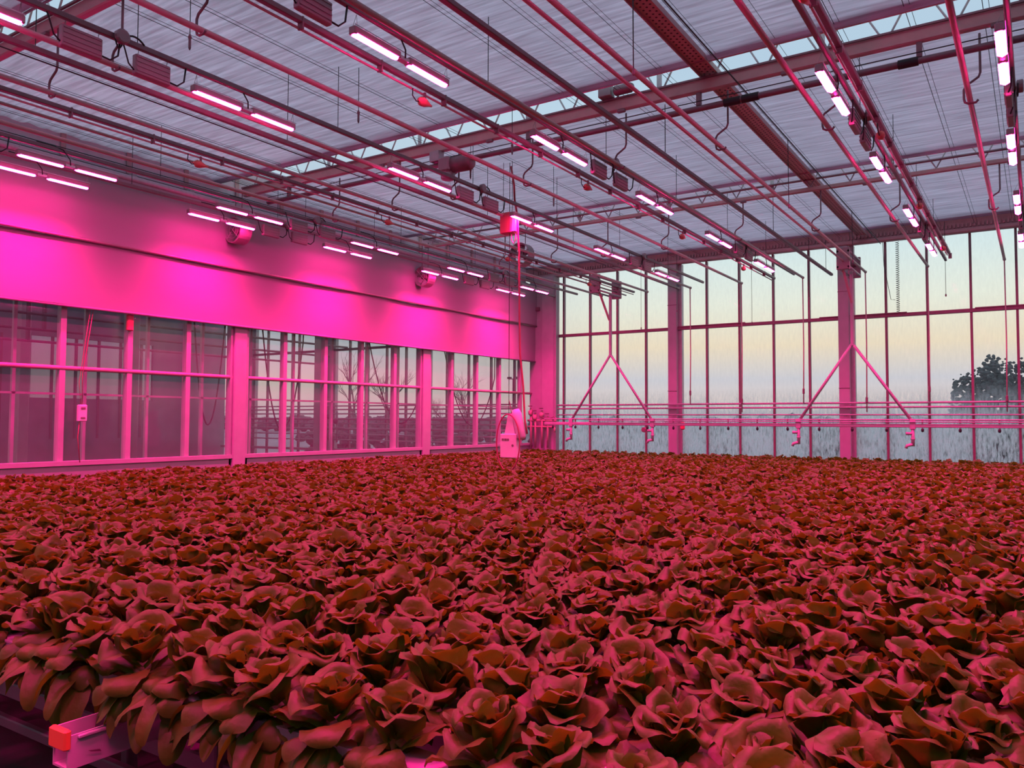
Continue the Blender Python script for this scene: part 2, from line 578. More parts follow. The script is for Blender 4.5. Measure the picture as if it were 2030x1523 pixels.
def cloth_panel(x0, x1, y0, y1, z, name, parent, seed):
    R = np.random.RandomState(seed)
    nx, ny = 90, 190
    X, Y = np.meshgrid(np.linspace(x0, x1, nx), np.linspace(y0, y1, ny), indexing='ij')
    Z = np.zeros_like(X)
    for k in range(26):
        fy = R.uniform(1.2, 8.5); fx = R.uniform(-.55, .55)
        Z += R.uniform(.4, 1) / fy * np.sin(2 * math.pi * (fy * Y + fx * X) + R.uniform(0, 6.28))
    env = .6 + .4 * np.sin(X * .9 + R.uniform(0, 6)) * np.sin(Y * .8 + R.uniform(0, 6))
    Z = z + Z * .010 * env
    # gathered, thicker hem towards the truss
    Z -= .05 * np.exp(-((Y - (y1 - .10)) / .07) ** 2)
    V = np.stack([X, Y, Z], -1).reshape(-1, 3)
    idx = np.arange(nx * ny).reshape(nx, ny)
    fs = np.stack([idx[:-1, :-1], idx[1:, :-1], idx[1:, 1:], idx[:-1, 1:]], -1).reshape(-1, 4)
    m = MB(); m.v = [V]; m.n = len(V); m.f = [tuple(f) for f in fs.tolist()]
    return m.build(name, CLOTH, parent, smooth=True)


CX0, CX1 = -11.32, 8.8
GAPS = [(-5.0, -1.0), (-.7, 3.72), (4.0, 8.27), (8.74, 12.93), (13.44, 17.88)]  # rearmost panel is unseen, added to keep sky light out
for i, (a, b) in enumerate(GAPS):
    cloth_panel(CX0, CX1, a, b, 4.06 if i == 4 else 3.95, 'screen_cloth', ceil, i)
    MB().tube([(CX0, b - .07, 3.935 + (.11 if i == 4 else 0)), (CX1, b - .07, 3.935 + (.11 if i == 4 else 0))], .06, 10).build('gathered_hem', CLOTH, ceil, smooth=True)
for i, (a, b) in enumerate(GAPS):
    MB().tube([(CX0, b - .0, 3.90 + (.11 if i == 4 else 0)), (CX1, b - .0, 3.90 + (.11 if i == 4 else 0))], .014, 8).build('hem_tube', ALU, ceil, smooth=True)
for k, x in enumerate(np.arange(-10.9, 3, .62)):
    MB().tube([(x, -.8, 3.90), (x, 17.9, 3.90)], .0035, 4, cap=False).build('support_wire', DARK, ceil)
    MB().tube([(x + .05, -.8, 3.905), (x + .05, 17.9, 3.905)], .0025, 4, cap=False).build('support_wire', DARK, ceil)

# lattice girders ----------------------------------------------------
names = ['nearest steel lattice girder crossing the top left corner', 'middle steel lattice girder with a dark drive shaft slung below it',
         'farthest steel lattice girder before the glass gable']
for i, y in enumerate(TY):
    t = thing('lattice_girder', (-4, y, 3.70), names[i], 'girder', 'lattice girders under the screens')
    xa, xb = -11.0, 4.0
    if i < 2:
        MB().cbox(xa, xb, y - .05, y + .03, 3.70, 3.84, .012).build('bottom_chord', PIPE, t)
        MB().box(xa, xb, y - .075, y - .05, 3.83, 3.85).build('chord_lip', RAIL, t)
    else:
        MB().cbox(xa, xb, y - .03, y + .03, 3.70, 3.77, .012).build('bottom_chord', PIPE, t)
        MB().tube([(xa, y - .06, 3.885), (xb, y - .06, 3.885)], .02, 8).build('upper_tube', RAIL, t, smooth=True)
    MB().cbox(xa, xb, y - .03, y + .03, 4.30, 4.37, .012).build('top_chord', GALV, t)
    x = xa + .2
    k = 0
    while x < xb - .5:
        MB().tube([(x, y - .01, 3.77), (x + .3, y - .01, 4.31)], .011, 6).build('lattice_rod', GALV, t)
        MB().tube([(x + .3, y - .01, 4.31), (x + .6, y - .01, 3.77)], .011, 6).build('lattice_rod', GALV, t)
        x += .6
        k += 1
        if k % 3 == 0:
            MB().box(x - .03, x + .03, y - .03, y - .02, 3.8, 4.9).build('strut', GALV, t)
    for x in np.arange(xa + 1.2, xb, 1.91):
        MB().cbox(x - .05, x + .05, y - .075, y - .03, 3.66, 3.70, .006).build('bolt_plate', RAIL, t)
# sloping roof bars above the girders
rb = thing('roof_bars', (-4, 9, 4.5), 'grey sloping roof bars seen through the gaps between screens', 'roof bars')
for y in TY:
    for x in np.arange(-10.6, 3.5, 1.91):
        MB().tube([(x, y - .3, 4.45), (x + .95, y + .15, 4.95)], .03, 6).build('roof_bar', GALV, rb)
        MB().tube([(x + 1.9, y - .3, 4.45), (x + .95, y + .15, 4.95)], .03, 6).build('roof_bar', GALV, rb)

shaft = thing('drive_shaft', (-4, 8.57, 3.5), 'dark screen drive shaft slung under the middle girder', 'shaft')
MB().tube([(-10.4, 8.57, 3.52), (4, 8.57, 3.52)], .034, 10).build('tube', RAIL, shaft, smooth=True)
for x in (-9.9, -7.6, -5.4, -3.13, -.9, 1.3):
    MB().box(x - .025, x + .025, 8.545, 8.595, 3.55, 3.70).build('bracket', RAIL, shaft)
for x in (-2.75, -2.55, -1.0):
    MB().lathe([(.034, -.09), (.045, -.09), (.045, .09), (.034, .09)], (x, 8.57, 3.52), 'x', 12).build('coupling', DARK, shaft)
MB().tube([(-10.4, 8.50, 3.575), (4, 8.50, 3.575)], .006, 5).build('cable', DARK, shaft)

gm = thing('gear_motor', (-6.63, 8.55, 3.3), 'screen drive gear motor hanging on the dark shaft', 'motor')
MB().cbox(-6.78, -6.58, 8.42, 8.66, 3.36, 3.58, .03).build('gearbox', BOXM, gm)
MB().lathe([(.07, -.16), (.11, -.14), (.115, .12), (.09, .16)], (-6.44, 8.54, 3.47), 'x', 14).build('motor', RAIL, gm, smooth=True)
MB().lathe([(.08, -.08), (.1, -.06), (.1, .06), (.05, .09)], (-6.68, 8.54, 3.36), 'z', 14).build('cover', GALV, gm, smooth=True)
MB().box(-6.96, -6.80, 8.48, 8.60, 3.56, 3.70).build('bracket', GALV, gm)

gutter = thing('perforated_gutter', (-3.0, 9, 3.86), 'perforated steel gutter strip running lengthwise under the screens', 'gutter')
MB().box(-3.09, -2.91, -.8, 17.8, 3.885, 3.915).build('strip', PIPE, gutter)
MB().box(-3.105, -3.09, -.8, 17.8, 3.86, 3.92).build('edge', PIPE, gutter)
MB().box(-2.91, -2.895, -.8, 17.8, 3.86, 3.92).build('edge', PIPE, gutter)
hp = MB()
for k in range(190):
    y = 3.5 + k * .075
    for dx in (-.05, 0, .05):
        hp.lathe([(.013, -.001), (.013, .001)], (-3.0 + dx, y + (.037 if dx == 0 else 0), 3.884), 'z', 5)
tag(hp.build('perforations', DARK, gutter), kind='stuff')

# ------------------------------------------------------------------ roller blind on the left wall
bl = thing('roller_blind', (XL + .15, 10, 1.5), 'long pale roller blind hanging above the left windows', 'blind')


def blind_panel(z0, z1, x, name, seed):
    R = np.random.RandomState(seed)
    ny, nz = 160, 14
    Y, Z = np.meshgrid(np.linspace(.6, 17.72, ny), np.linspace(z0, z1, nz), indexing='ij')
    X = np.full_like(Y, x)
    for k in range(8):
        X += .004 * np.sin(2 * math.pi * (R.uniform(.1, .5) * Y + R.uniform(-.6, .6) * Z) + R.uniform(0, 6.28))
    V = np.stack([X, Y, Z], -1).reshape(-1, 3)
    idx = np.arange(ny * nz).reshape(ny, nz)
    fs = np.stack([idx[:-1, :-1], idx[1:, :-1], idx[1:, 1:], idx[:-1, 1:]], -1).reshape(-1, 4)
    m = MB(); m.v = [V]; m.n = len(V); m.f = [tuple(f) for f in fs.tolist()]
    return m.build(name, FABRIC, bl, smooth=True)


XB = XL + .16
blind_panel(1.54, 2.44, XB, 'lower_fabric', 3)
blind_panel(2.47, 3.42, XB + .05, 'upper_fabric', 4)
MB().tube([(XB, .6, 1.525), (XB, 17.72, 1.525)], .02, 10).build('hem_bar', FABRIC, bl, smooth=True)
MB().tube([(XB + .04, .6, 2.455), (XB + .04, 17.72, 2.455)], .022, 10).build('middle_bar', BOXM, bl, smooth=True)
MB().tube([(XB + .0, .6, 3.47), (XB + .0, 17.72, 3.47)], .06, 14).build('roller', GALV, bl, smooth=True)

# ------------------------------------------------------------------ neighbouring compartment behind the left wall
MB_p = thing('wall_partition', (-24.2, 10, FZ), 'grey partition of the neighbouring compartment seen through the left windows', kind='structure')
XP = -24.2
for (y0, y1, z0, z1) in ((-3, 18.2, FZ, -.6), (-3, 18.2, 2.4, 4.4), (-3, 5.2, -.6, 2.4), (9.4, 11.6, -.6, 2.4), (15.4, 18.2, -.6, 2.4), (5.2, 9.4, -.6, .9), (11.6, 15.4, -.6, .6)):
    MB().box(XP - .1, XP, y0, y1, z0, z1).build('panel', PART, MB_p)
for y in np.arange(5.2, 15.5, .7):
    MB().box(XP - .06, XP + .02, y - .03, y + .03, -.6, 2.4).build('mullion', RAIL, MB_p)
MB().box(XP - .06, XP + .02, 5.2, 15.4, 1.5, 1.56).build('transom', RAIL, MB_p)
for y0, y1, z0 in ((5.2, 9.4, .9), (11.6, 15.4, .6)):
    MB().box(XP - .05, XP - .045, y0, y1, z0, 2.4).build('pane', DIMGLASS, MB_p)
tag(MB().box(-24.2, CX0 + .06, -3, YW, 4.36, 4.38).build('ceiling_neighbour', CLOTH), kind='structure')
for k, (x, y) in enumerate(((-16.2, 9.8), (-20.0, 9.4), (-14.9, 14.0))):
    o = thing('white_post', (x, y, FZ), ['white post behind the glass left of the second wide window post', 'distant white post behind the leftmost windows',
              'white post behind the glass near the bare trees'][k], 'post')
    MB().cbox(x - .12, x + .12, y - .12, y + .12, FZ, 4.35, .015).build('shaft', WHITE, o)
    MB().cbox(x - .18, x + .18, y - .18, y + .18, FZ, FZ + .08, .015).build('base_plate', GALV, o)
for k, z in enumerate((.42, .31, .18, .02, -.12, -.28, -.45, -.62)):
    o = thing('wall_pipe', (-16, YW - .3, z), ORD[k] + ' pipe from the top of the rack behind the left glass', 'pipe', 'pipes in the neighbouring compartment')
    r = .035 if k in (3, 5) else .02
    MB().tube([(-23.5, YW - .3, z), (-11.4, YW - .3, z)], r, 8).build('tube', WHITE, o, smooth=True)
    for x in (-22, -18.6, -14.8, -12):
        MB().box(x - .02, x + .02, YW - .3, YW - .02, z - .02, z + .02).build('bracket', GALV, o)
for k, z in enumerate((1.75, 1.95, 2.2)):
    o = thing('crossing_pipe', (-18, 12, z), ['lower', 'middle', 'upper'][k] + ' overhead pipe of the neighbouring compartment behind the windows', 'pipe')
    MB().tube([(-19 + k * .7, -2, z), (-19 + k * .7, 17.6, z)], .03, 8).build('tube', RAIL, o, smooth=True)
    MB().box(-19.05 + k * .7, -18.95 + k * .7, 9.0, 9.05, z, 4.35).build('hanger', RAIL, o)
hz = [((-12, 9.75, 2.2), (-12, 10.8, 1.5), 2.05, 'black hose looping behind the pane beside the middle wide post'),
      ((-12, 8.35, 2.0), (-12, 9.0, 1.7), 1.95, 'black hose looping behind the pane left of the middle wide post'),
      ((-12, 12.5, 2.2), (-12, 14.6, 1.2), 1.75, 'black hose looping behind the pane beside the bare trees'),
      ((-12, 15.1, 2.2), (-12, 17.4, 1.1), 1.75, 'black hose looping behind the pane nearest the corner pilaster')]
for a, b, s, lab in hz:
    tag(MB().tube([(a[0], a[1] - .05, 4.36), (a[0], a[1] - .03, 3.2)] + arc(a, b, s, 18) + [(b[0], b[1] + .03, 3.2), (b[0], b[1] + .05, 4.36)], .014, 6).build('black_hose', DARK, smooth=True), lab, 'hose')
pl = thing('plumbing_manifold', (-18.4, 17.6, -.6), 'valve manifold on the white column behind the glass', 'manifold')
for k, (x, z) in enumerate(((-18.6, .0), (-18.3, .1), (-18.0, -.05))):
    MB().tube([(x, 17.6, -.7), (x, 17.6, z + .3)], .03, 8).build('riser', WHITE, pl, smooth=True)
    MB().lathe([(.03, -.08), (.07, -.05), (.07, .05), (.03, .08)], (x, 17.55, z), 'z', 10).build('valve', RAIL, pl, smooth=True)
MB().tube([(-19, 17.6, -.25), (-17.7, 17.6, -.25)], .035, 8).build('header', WHITE, pl, smooth=True)
MB().lathe([(.1, -.1), (.13, -.08), (.13, .08), (.1, .1)], (-18.1, 17.45, -.5), 'y', 12).build('pump', BOXM, pl, smooth=True)

# ------------------------------------------------------------------ outside: trees, hedge, mast
def bare_tree(x, y, h, spread, seed, label):
    R = random.Random(seed)
    t = thing('bare_tree', (x, y, FZ - .15), label, 'tree', 'bare trees outside')
    tr, br = MB(), MB()
    base = Vector((x, y, FZ - .15))

    def grow(p, d, L, r, lev):
        q = p
        pts = [tuple(p)]
        for s in range(3):
            d = (d + Vector((R.uniform(-.18, .18), R.uniform(-.18, .18), R.uniform(-.02, .12)))).normalized()
            q = q + d * (L / 3)
            pts.append(tuple(q))
        (tr if lev == 0 else br).tube(pts, r, 6 if lev < 2 else 4, cap=lev == 0, r1=r * .62)
        if lev >= 5: return
        for c in range(3 if lev < 4 else 2):
            f = R.uniform(.35, 1.0) if c else 1.0
            pp = Vector(pts[0]).lerp(Vector(pts[-1]), f) if c else q
            a = R.uniform(0, 6.28)
            tilt = R.uniform(.3, .75) * spread
            e = (d + Vector((math.cos(a) * tilt, math.sin(a) * tilt, .12))).normalized()
            grow(pp, e, L * R.uniform(.62, .82), r * .58, lev + 1)
    grow(base, Vector((0, 0, 1)), h * .27, h * .015, 0)
    tr.build('trunk', BARK, t, smooth=True)
    br.build('branches', BARK, t, smooth=True)


bare_tree(-78.4, 80, 15.0, 1.0, 3, 'tall bare tree outside behind the left windows')
bare_tree(-72.7, 80, 12.6, 1.1, 5, 'second bare tree outside, right of the tall one')
bare_tree(-59.4, 80, 10.5, 1.3, 8, 'broad bare tree outside beyond the pane near the pilaster')
bare_tree(-66.0, 84, 7.5, 1.2, 12, 'small thin bare tree outside between the larger ones')


def lumps(m, spots, R):
    for (x, y, z, r) in spots:
        n1, n2 = 8, 6
        ph = [R.uniform(0, 6.28) for _ in range(4)]
        V = []
        for a in range(n2 + 1):
            th = math.pi * a / n2
            for b in range(n1):
                f = 2 * math.pi * b / n1
                rr = r * (1 + .16 * math.sin(3 * f + ph[0]) * math.sin(th) + .14 * math.sin(4 * th + ph[1]) + .1 * math.sin(5 * f + 3 * th + ph[2]))
                V.append((x + rr * math.sin(th) * math.cos(f), y + rr * math.sin(th) * math.sin(f), z + rr * .8 * math.cos(th)))
        F = []
        for a in range(n2):
            for b in range(n1):
                c = (b + 1) % n1
                F.append((a * n1 + b, a * n1 + c, (a + 1) * n1 + c, (a + 1) * n1 + b))
        m.add(V, F)


R5 = random.Random(5)
hd = MB()
sp = []
for k in range(420):
    x = R5.uniform(-170, 60)
    y = 92 + R5.uniform(-3, 3)
    r = R5.uniform(.6, 1.4)
    sp.append((x, y, FZ + r * .6 + R5.uniform(0, .9), r))
lumps(hd, sp, R5)
tag(hd.build('hedge', HEDGE), 'low misty hedge along the horizon outside', 'hedge', kind='stuff')

nh = MB()
sp = []
for k in range(900):
    r = R5.uniform(.10, .22)
    sp.append((R5.uniform(-24, 5), 21.5 + R5.uniform(-.35, .35), FZ + r * .6 + R5.uniform(0, 1.0) * 1.25, r))
lumps(nh, sp, R5)
tag(nh.build('clipped_hedge', SHRUB), 'low dark hedge just outside the misted gable glass', 'hedge', kind='stuff')

sh = thing('broad_evergreen', (-.75, 30, FZ - .15), 'dark broad evergreen outside behind the misted right panes', 'tree')
MB().tube([(-.75, 30, FZ - .15), (-.72, 30, 0), (-.75, 30, 1.2)], .14, 8, r1=.08).build('trunk', BARK, sh, smooth=True)
cm = MB()
sp = []
for k in range(2200):
    a = R5.uniform(-1.9, 2.2)
    top = 2.15 - .22 * a * a - .25 * math.sin(2.3 * a + 1) ** 2
    q = R5.random() ** .7
    z = FZ + (top - FZ) * q
    e = max(abs(a) / 2.0, q)
    sp.append((-.9 + a * (1 - .25 * q), 30 + R5.gauss(0, .45), z + R5.gauss(0, .06), R5.uniform(.05, .12) * (1.15 - .65 * e ** 4)))
lumps(cm, sp, R5)
cm.build('crown', SHRUB, sh, smooth=True)

mast = thing('floodlight_mast', (-52.5, 80, FZ - .15), 'thin floodlight mast outside by the corner pilaster', 'mast')
MB().tube([(-52.5, 80, FZ - .15), (-52.5, 80, 5.0)], .06, 6).build('pole', BARK, mast)
MB().box(-53.1, -51.9, 79.95, 80.05, 4.9, 5.0).build('crossbar', BARK, mast)
MB().box(-53.2, -52.8, 79.8, 80.2, 4.95, 5.2).build('floodlight', BARK, mast)
MB().box(-52.2, -51.8, 79.8, 80.2, 4.95, 5.2).build('floodlight', BARK, mast)

# ------------------------------------------------------------------ overhead pipes, rails
def hook(x, y, z, parent):
    P = [(x + .09, y, 3.72), (x + .09, y, 3.34), (x + .075, y, 3.30), (x - .03, y, 3.235), (x - .05, y, 3.20), (x - .05, y, z + .01), (x - .042, y, z - .025), (x - .012, y, z - .043), (x + .05, y, z - .042), (x + .068, y, z - .02)]
    MB().tube(P, .0115, 7).build('hook', RAIL, parent, smooth=True)


PX = [-9.02, -7.80, -6.72, -5.52, -4.19, -2.94, -1.79, -.49]
Y0, Y1 = -1.0, 17.75
for i, x in enumerate(PX):
    z = 3.10
    t = thing('overhead_pipe', (x, 9, z), ORD[i] + ' hook-hung overhead heating pipe counted from the left wall', 'pipe', 'overhead heating pipes')
    MB().tube([(x, Y0, z), (x, Y1, z)], .0255, 12).build('tube', PIPE, t, smooth=True)
    MB().lathe([(.028, -.03), (.03, -.02), (.03, .02), (.02, .03)], (x, Y1, z), 'y', 10).build('end_cap', PIPE, t, smooth=True)
    for y in (3.85, 8.72, 13.3):
        hook(x, y, z, t)
    if i not in (0, 1):
        zb = .2 if i % 2 else .4
        MB().tube([(x, Y1 - .02, z), (x + .005, Y1 - .02, 1.6), (x - .01, Y1 - .02, zb)], .013, 6).build('drop_pipe', PIPE, t, smooth=True)
        MB().lathe([(.013, -.06), (.024, -.05), (.024, .05), (.013, .06)], (x - .008, Y1 - .02, zb + .25), 'z', 8).build('valve', RAIL, t)

t = thing('plain_rail', (-3.6, 9, 3.1), 'dark overhead rail without lamps right of the fourth lamp row', 'rail')
MB().cbox(-3.63, -3.57, Y0, 17.75, 3.08, 3.13, .008).build('profile', RAIL, t)
for y in (3.85, 8.72, 13.3, 17.2):
    MB().tube([(-3.6, y, 3.13), (-3.6, y, 3.72)], .005, 5).build('hanger', DARK, t)

ROWX = [-10.36, -9.70, -6.44, -4.42, -1.52, -.19]
RN = ['first', 'second', 'third', 'fourth', 'fifth', 'sixth']
LY = [4.42 + 2.665 * k for k in range(-2, 5)]

for i, x in enumerate(ROWX):
    ye = [17.7, 17.7, 17.7, 17.75, 17.75, 17.75][i]
    t = thing('lamp_rail', (x, 9, 3.15), RN[i] + ' dark lamp rail counted from the roller blind', 'rail', 'lamp rails')
    xo = x + (.05 if i > 1 else .02)
    MB().cbox(xo - .022, xo + .022, Y0, ye, 3.165, 3.215, .006).build('profile', RAIL, t)
    for y in (3.85, 6.2, 8.72, 11, 13.3, 15.6):
        MB().tube([(xo, y, 3.21), (xo, y, 3.9)], .004, 5).build('hanger', DARK, t)

# ------------------------------------------------------------------ grow lamps
def make_lamp():
    t = thing('grow_lamp', (0, 0, 3.0))
    h = MB()
    h.cbox(-.035, .035, 0, .545, 3.012, 3.075, .006).build('housing', BOXM, t)
    MB().cbox(-.035, .035, .655, 1.2, 3.012, 3.075, .006).build('housing', BOXM, t)
    MB().box(-.03, .03, .545, .655, 3.02, 3.05).build('bridge', ALU, t)
    MB().box(.036, .040, .0, 1.2, 3.075, 3.083).build('reflector_edge', ALU, t)
    for a, b in ((.012, .53), (.67, 1.188)):
        V, F = [], []
        n = 3
        for y, s in ((a, .55), (a + .02, 1), (b - .02, 1), (b, .55)):
            for k in range(n):
                th = math.pi * k / (n - 1)
                V.append((.038 * math.cos(th) * s, y, 3.016 - .02 * math.sin(th) * s))
        for j in range(3):
            for k in range(n - 1):
                F.append((j * n + k, j * n + k + 1, (j + 1) * n + k + 1, (j + 1) * n + k))
        F.append(tuple(range(n))); F.append(tuple(range(4 * n - 1, 3 * n - 1, -1)))
        F = [tuple(reversed(f)) for f in F]
        MB().add(V, F).build('led_lens', LED, t, smooth=False)
    ld = bpy.data.lights.new('lamp_light', 'AREA')
    ld.shape = 'RECTANGLE'
    ld.size, ld.size_y = .05, 1.14
    ld.energy = LAMP_POWER
    ld.color = LAMP_COLOR
    ld.spread = LAMP_SPREAD
    lo = bpy.data.objects.new('lamp_light', ld)
    COL.objects.link(lo)
    lo.parent = t
    lo.location = (0, .6, -.012)
    for y in (.03, 1.17):
        MB().tube([(-.034, y, 3.05), (.02, y, 3.17), (.034, y, 3.05)], .0022, 4).build('hanger_wire', GALV, t)
    MB().tube([(.03, .60, 3.04), (.045, .585, 3.10), (.045, .50, 3.20), (.03, .36, 3.225), (.03, .2, 3.222)], .007, 6).build('cable', DARK, t, smooth=True)
    return t


lamp0 = make_lamp()
first = True
for i, x in enumerate(ROWX):
    for k, y in enumerate(LY):
        if first:
            lamp0.location = (x, y, 3.0 + CZ); o = lamp0; first = False
        else:
            o = copy_tree(lamp0, (0, 0, 0)); o.location = (x, y, 3.0 + CZ)
        n = len(LY) - 1 - k
        tag(o, f'pink LED grow lamp, {ORD[n]} from the glass gable in the {RN[i]} row from the blind', 'lamp', 'LED grow lamps')


def make_box():
    t = thing('driver_box', (0, 0, 2.95))
    MB().cbox(-.03, .03, 0, .33, 2.955, 3.13, .008).build('case', BOXM, t)
    for z in (2.99, 3.03, 3.07, 3.11):
        MB().box(-.036, .036, .01, .32, z - .006, z + .006).build('fin', BOXM, t)
    for y in (.03, .30):
        MB().tube([(0, y, 3.12), (.03, y, 3.19)], .003, 4).build('hanger_wire', GALV, t)
    MB().tube([(0, .33, 3.0), (.02, .40, 2.985), (.03, .46, 3.04), (.04, .47, 3.17)], .008, 6).build('output_cable', DARK, t, smooth=True)
    MB().tube([(0, .0, 2.99), (.02, -.06, 3.02), (.03, -.10, 3.12), (.04, -.14, 3.2)], .007, 6).build('supply_cable', DARK, t, smooth=True)
    return t


box0 = make_box()
first = True
BY = [3.22, 3.84, 8.42, 9.02, 13.82, 14.42]
for i, x in enumerate(ROWX):
    for k, y in enumerate(BY):
        if i >= 4 and k < 2: continue
        if first:
            o = box0; first = False
        else:
            o = copy_tree(box0, (0, 0, 0))
        o.location = (x + .02, y, 2.95 + CZ)
        n = len(BY) - 1 - k
        tag(o, f'finned grey driver box, {ORD[n]} from the gable on the {RN[i]} lamp rail from the blind', 'box', 'lamp driver boxes')
jb0 = None
for i, x in enumerate(ROWX):
    for k, y in enumerate((3.68, 8.88, 14.27)):
        if i >= 4 and k < 1: continue
        o = thing('junction_box', (x + .05, y, 3.13), f'round junction box with looped cables, {ORD[2 - k]} from the gable on the {RN[i]} lamp rail', 'box', 'rail junction boxes')
        if jb0 is None:
            MB().lathe([(.05, -.03), (.062, -.022), (.062, .022), (.05, .03)], (x + .05 + .055, y, 3.19), 'x', 12).build('body', BOXM, o, smooth=False)
            MB().tube(arc((x + .09, y - .06, 3.2), (x + .08, y + .02, 3.15), .08, 8), .007, 5).build('cable', DARK, o, smooth=True)
            MB().tube(arc((x + .09, y + .06, 3.22), (x + .07, y + .22, 3.21), -.03, 8), .009, 5).build('cable', DARK, o, smooth=True)
            jb0 = o
        else:
            for ch in jb0.children:
                c = ch.copy(); COL.objects.link(c); c.parent = o

# ------------------------------------------------------------------ misting lines with nozzles
for i, x in enumerate((-8.12, -4.75, -1.32)):
    t = thing('mist_line', (x, 9, 3.06), ['left', 'middle', 'right'][i] + ' dark misting rail with a thin pipe below and nozzles', 'pipe', 'misting lines')
    MB().cbox(x - .025, x + .025, Y0, [17.7, 17.6, 16.6][i], 3.09, 3.135, .006).build('profile', RAIL, t)
    MB().tube([(x - .02, Y0, 3.055), (x - .02, [17.7, 17.5, 16.5][i], 3.055)], .011, 8).build('thin_pipe', PIPE, t, smooth=True)
    for y in np.arange(2.4, 17, .9):
        MB().box(x - .028, x + .028, y - .008, y + .008, 3.04, 3.14).build('clip', RAIL, t)
    for y in (2.43, 5.7, 8.95, 12.2, 15.4):
        nz = MB().lathe([(.018, -.09), (.045, -.05), (.04, .0), (.015, .07), (.01, .1)], (x + .01, y, 2.965), 'y', 10).build('nozzle', NOZZ, t, smooth=True)
        MB().box(x, x + .02, y - .01, y + .01, 2.99, 3.06).build('stem', RAIL, nz)
        MB().tube([(x, y - .16, 3.05), (x + .005, y - .17, 2.98), (x + .01, y - .12, 2.94), (x + .01, y - .07, 2.955)], .006, 5).build('feed_tube', DARK, nz, smooth=True)

t = thing('signal_rail', (-6.98, 9, 3.06), 'dark overhead rail with a thin line beside the third overhead pipe', 'rail')
MB().cbox(-7.0, -6.95, Y0, 17.7, 3.07, 3.12, .006).build('profile', RAIL, t)
MB().tube([(-7.06, Y0, 3.05), (-7.06, 14.5, 3.05)], .006, 5).build('thin_line', DARK, t)
for y in (3.3, 6.0, 9.9, 12.6):
    MB().tube([(-6.975, y, 3.12), (-6.975, y, 3.9)], .004, 5).build('hanger', DARK, t)

# ------------------------------------------------------------------ hanging cords
cords = [(-6.29, 4.28, 'short cord with weight near the nearest girder'), (-6.27, 6.39, 'hanging cord with weight before the middle girder'),
         (-6.44, 8.73, 'hanging cord with weight at the middle girder'), (-6.2, 10.57, 'hanging cord with weight behind the middle girder'),
         (-5.41, 8.2, 'hanging cord with weight left of the fourth lamp row')]
for x, y, lab in cords:
    t = thing('pull_cord', (x, y, 3.2), lab, 'cord', 'weighted cords')
    MB().tube([(x, y, 3.93), (x + .003, y, 3.42)], .004, 5).build('cord', DARK, t)
    MB().lathe([(.004, -.1), (.012, -.08), (.012, .0), (.018, .02), (.006, .05)], (x + .003, y, 3.40), 'z', 8).build('weight', RAIL, t)
for k, (x, zb) in enumerate(((-5.22, 2.16), (-4.0, 2.6), (-1.46, 2.46), (-7.85, 2.2), (-6.95, 2.55))):
    t = thing('pull_cord', (x, 17.5, zb), ['gable cord below the fourth overhead pipe', 'short gable cord beside the plain rail', 'gable cord at the fifth lamp row',
              'gable cord right of the left boom trolley', 'gable cord left of the first glazed column'][k], 'cord', 'weighted cords at the gable')
    MB().tube([(x, 17.5, 3.9), (x, 17.5, zb)], .0045, 5).build('cord', DARK, t)
    MB().lathe([(.004, -.03), (.015, -.02), (.015, .01), (.004, .03)], (x, 17.5, zb), 'z', 6).build('weight', RAIL, t)
t = thing('power_conduit', (-2.62, 9, 3.6), 'thin black conduit with drop rods right of the sixth overhead pipe', 'conduit')
MB().tube([(-2.62, Y0, 3.62), (-2.62, 8.2, 3.62), (-2.62, 17.6, 3.62)], .008, 6).build('line', DARK, t)
for y in (5.7, 10.4, 14.6):
    MB().tube([(-2.62, y, 3.62), (-2.615, y, 2.75)], .005, 5).build('drop_rod', DARK, t)
    MB().lathe([(.005, -.03), (.012, -.02), (.012, .02), (.005, .03)], (-2.615, y, 2.75), 'z', 6).build('weight', RAIL, t)
t = thing('chord_motor', (-4.1, 8.5, 3.86), 'small drive motor sitting on the middle girder chord', 'motor')
MB().cbox(-4.33, -4.17, 8.42, 8.56, 3.855, 4.0, .01).build('gearbox', BOXM, t)
MB().lathe([(.03, -.12), (.06, -.1), (.06, .1), (.04, .13)], (-4.03, 8.49, 3.92), 'x', 12).build('motor', RAIL, t, smooth=True)
co = []
for k in range(260):
    a = k * .8
    co.append((-2.35 + .03 * math.cos(a), 17.85 + .03 * math.sin(a), 3.68 - k * .0056))
tag(MB().tube(co, .006, 4).build('coiled_cable', DARK, smooth=True), 'black coiled cable hanging down the gable glass right of the trolley', 'cable')
tag(MB().tube([(-2.62, 17.85, 3.7), (-2.6, 17.85, 3.2), (-2.48, 17.85, 2.5), (-2.40, 17.85, 2.49)], .005, 4).build('loose_wire', DARK), 'thin loose wire hanging left of the coiled cable', 'wire')

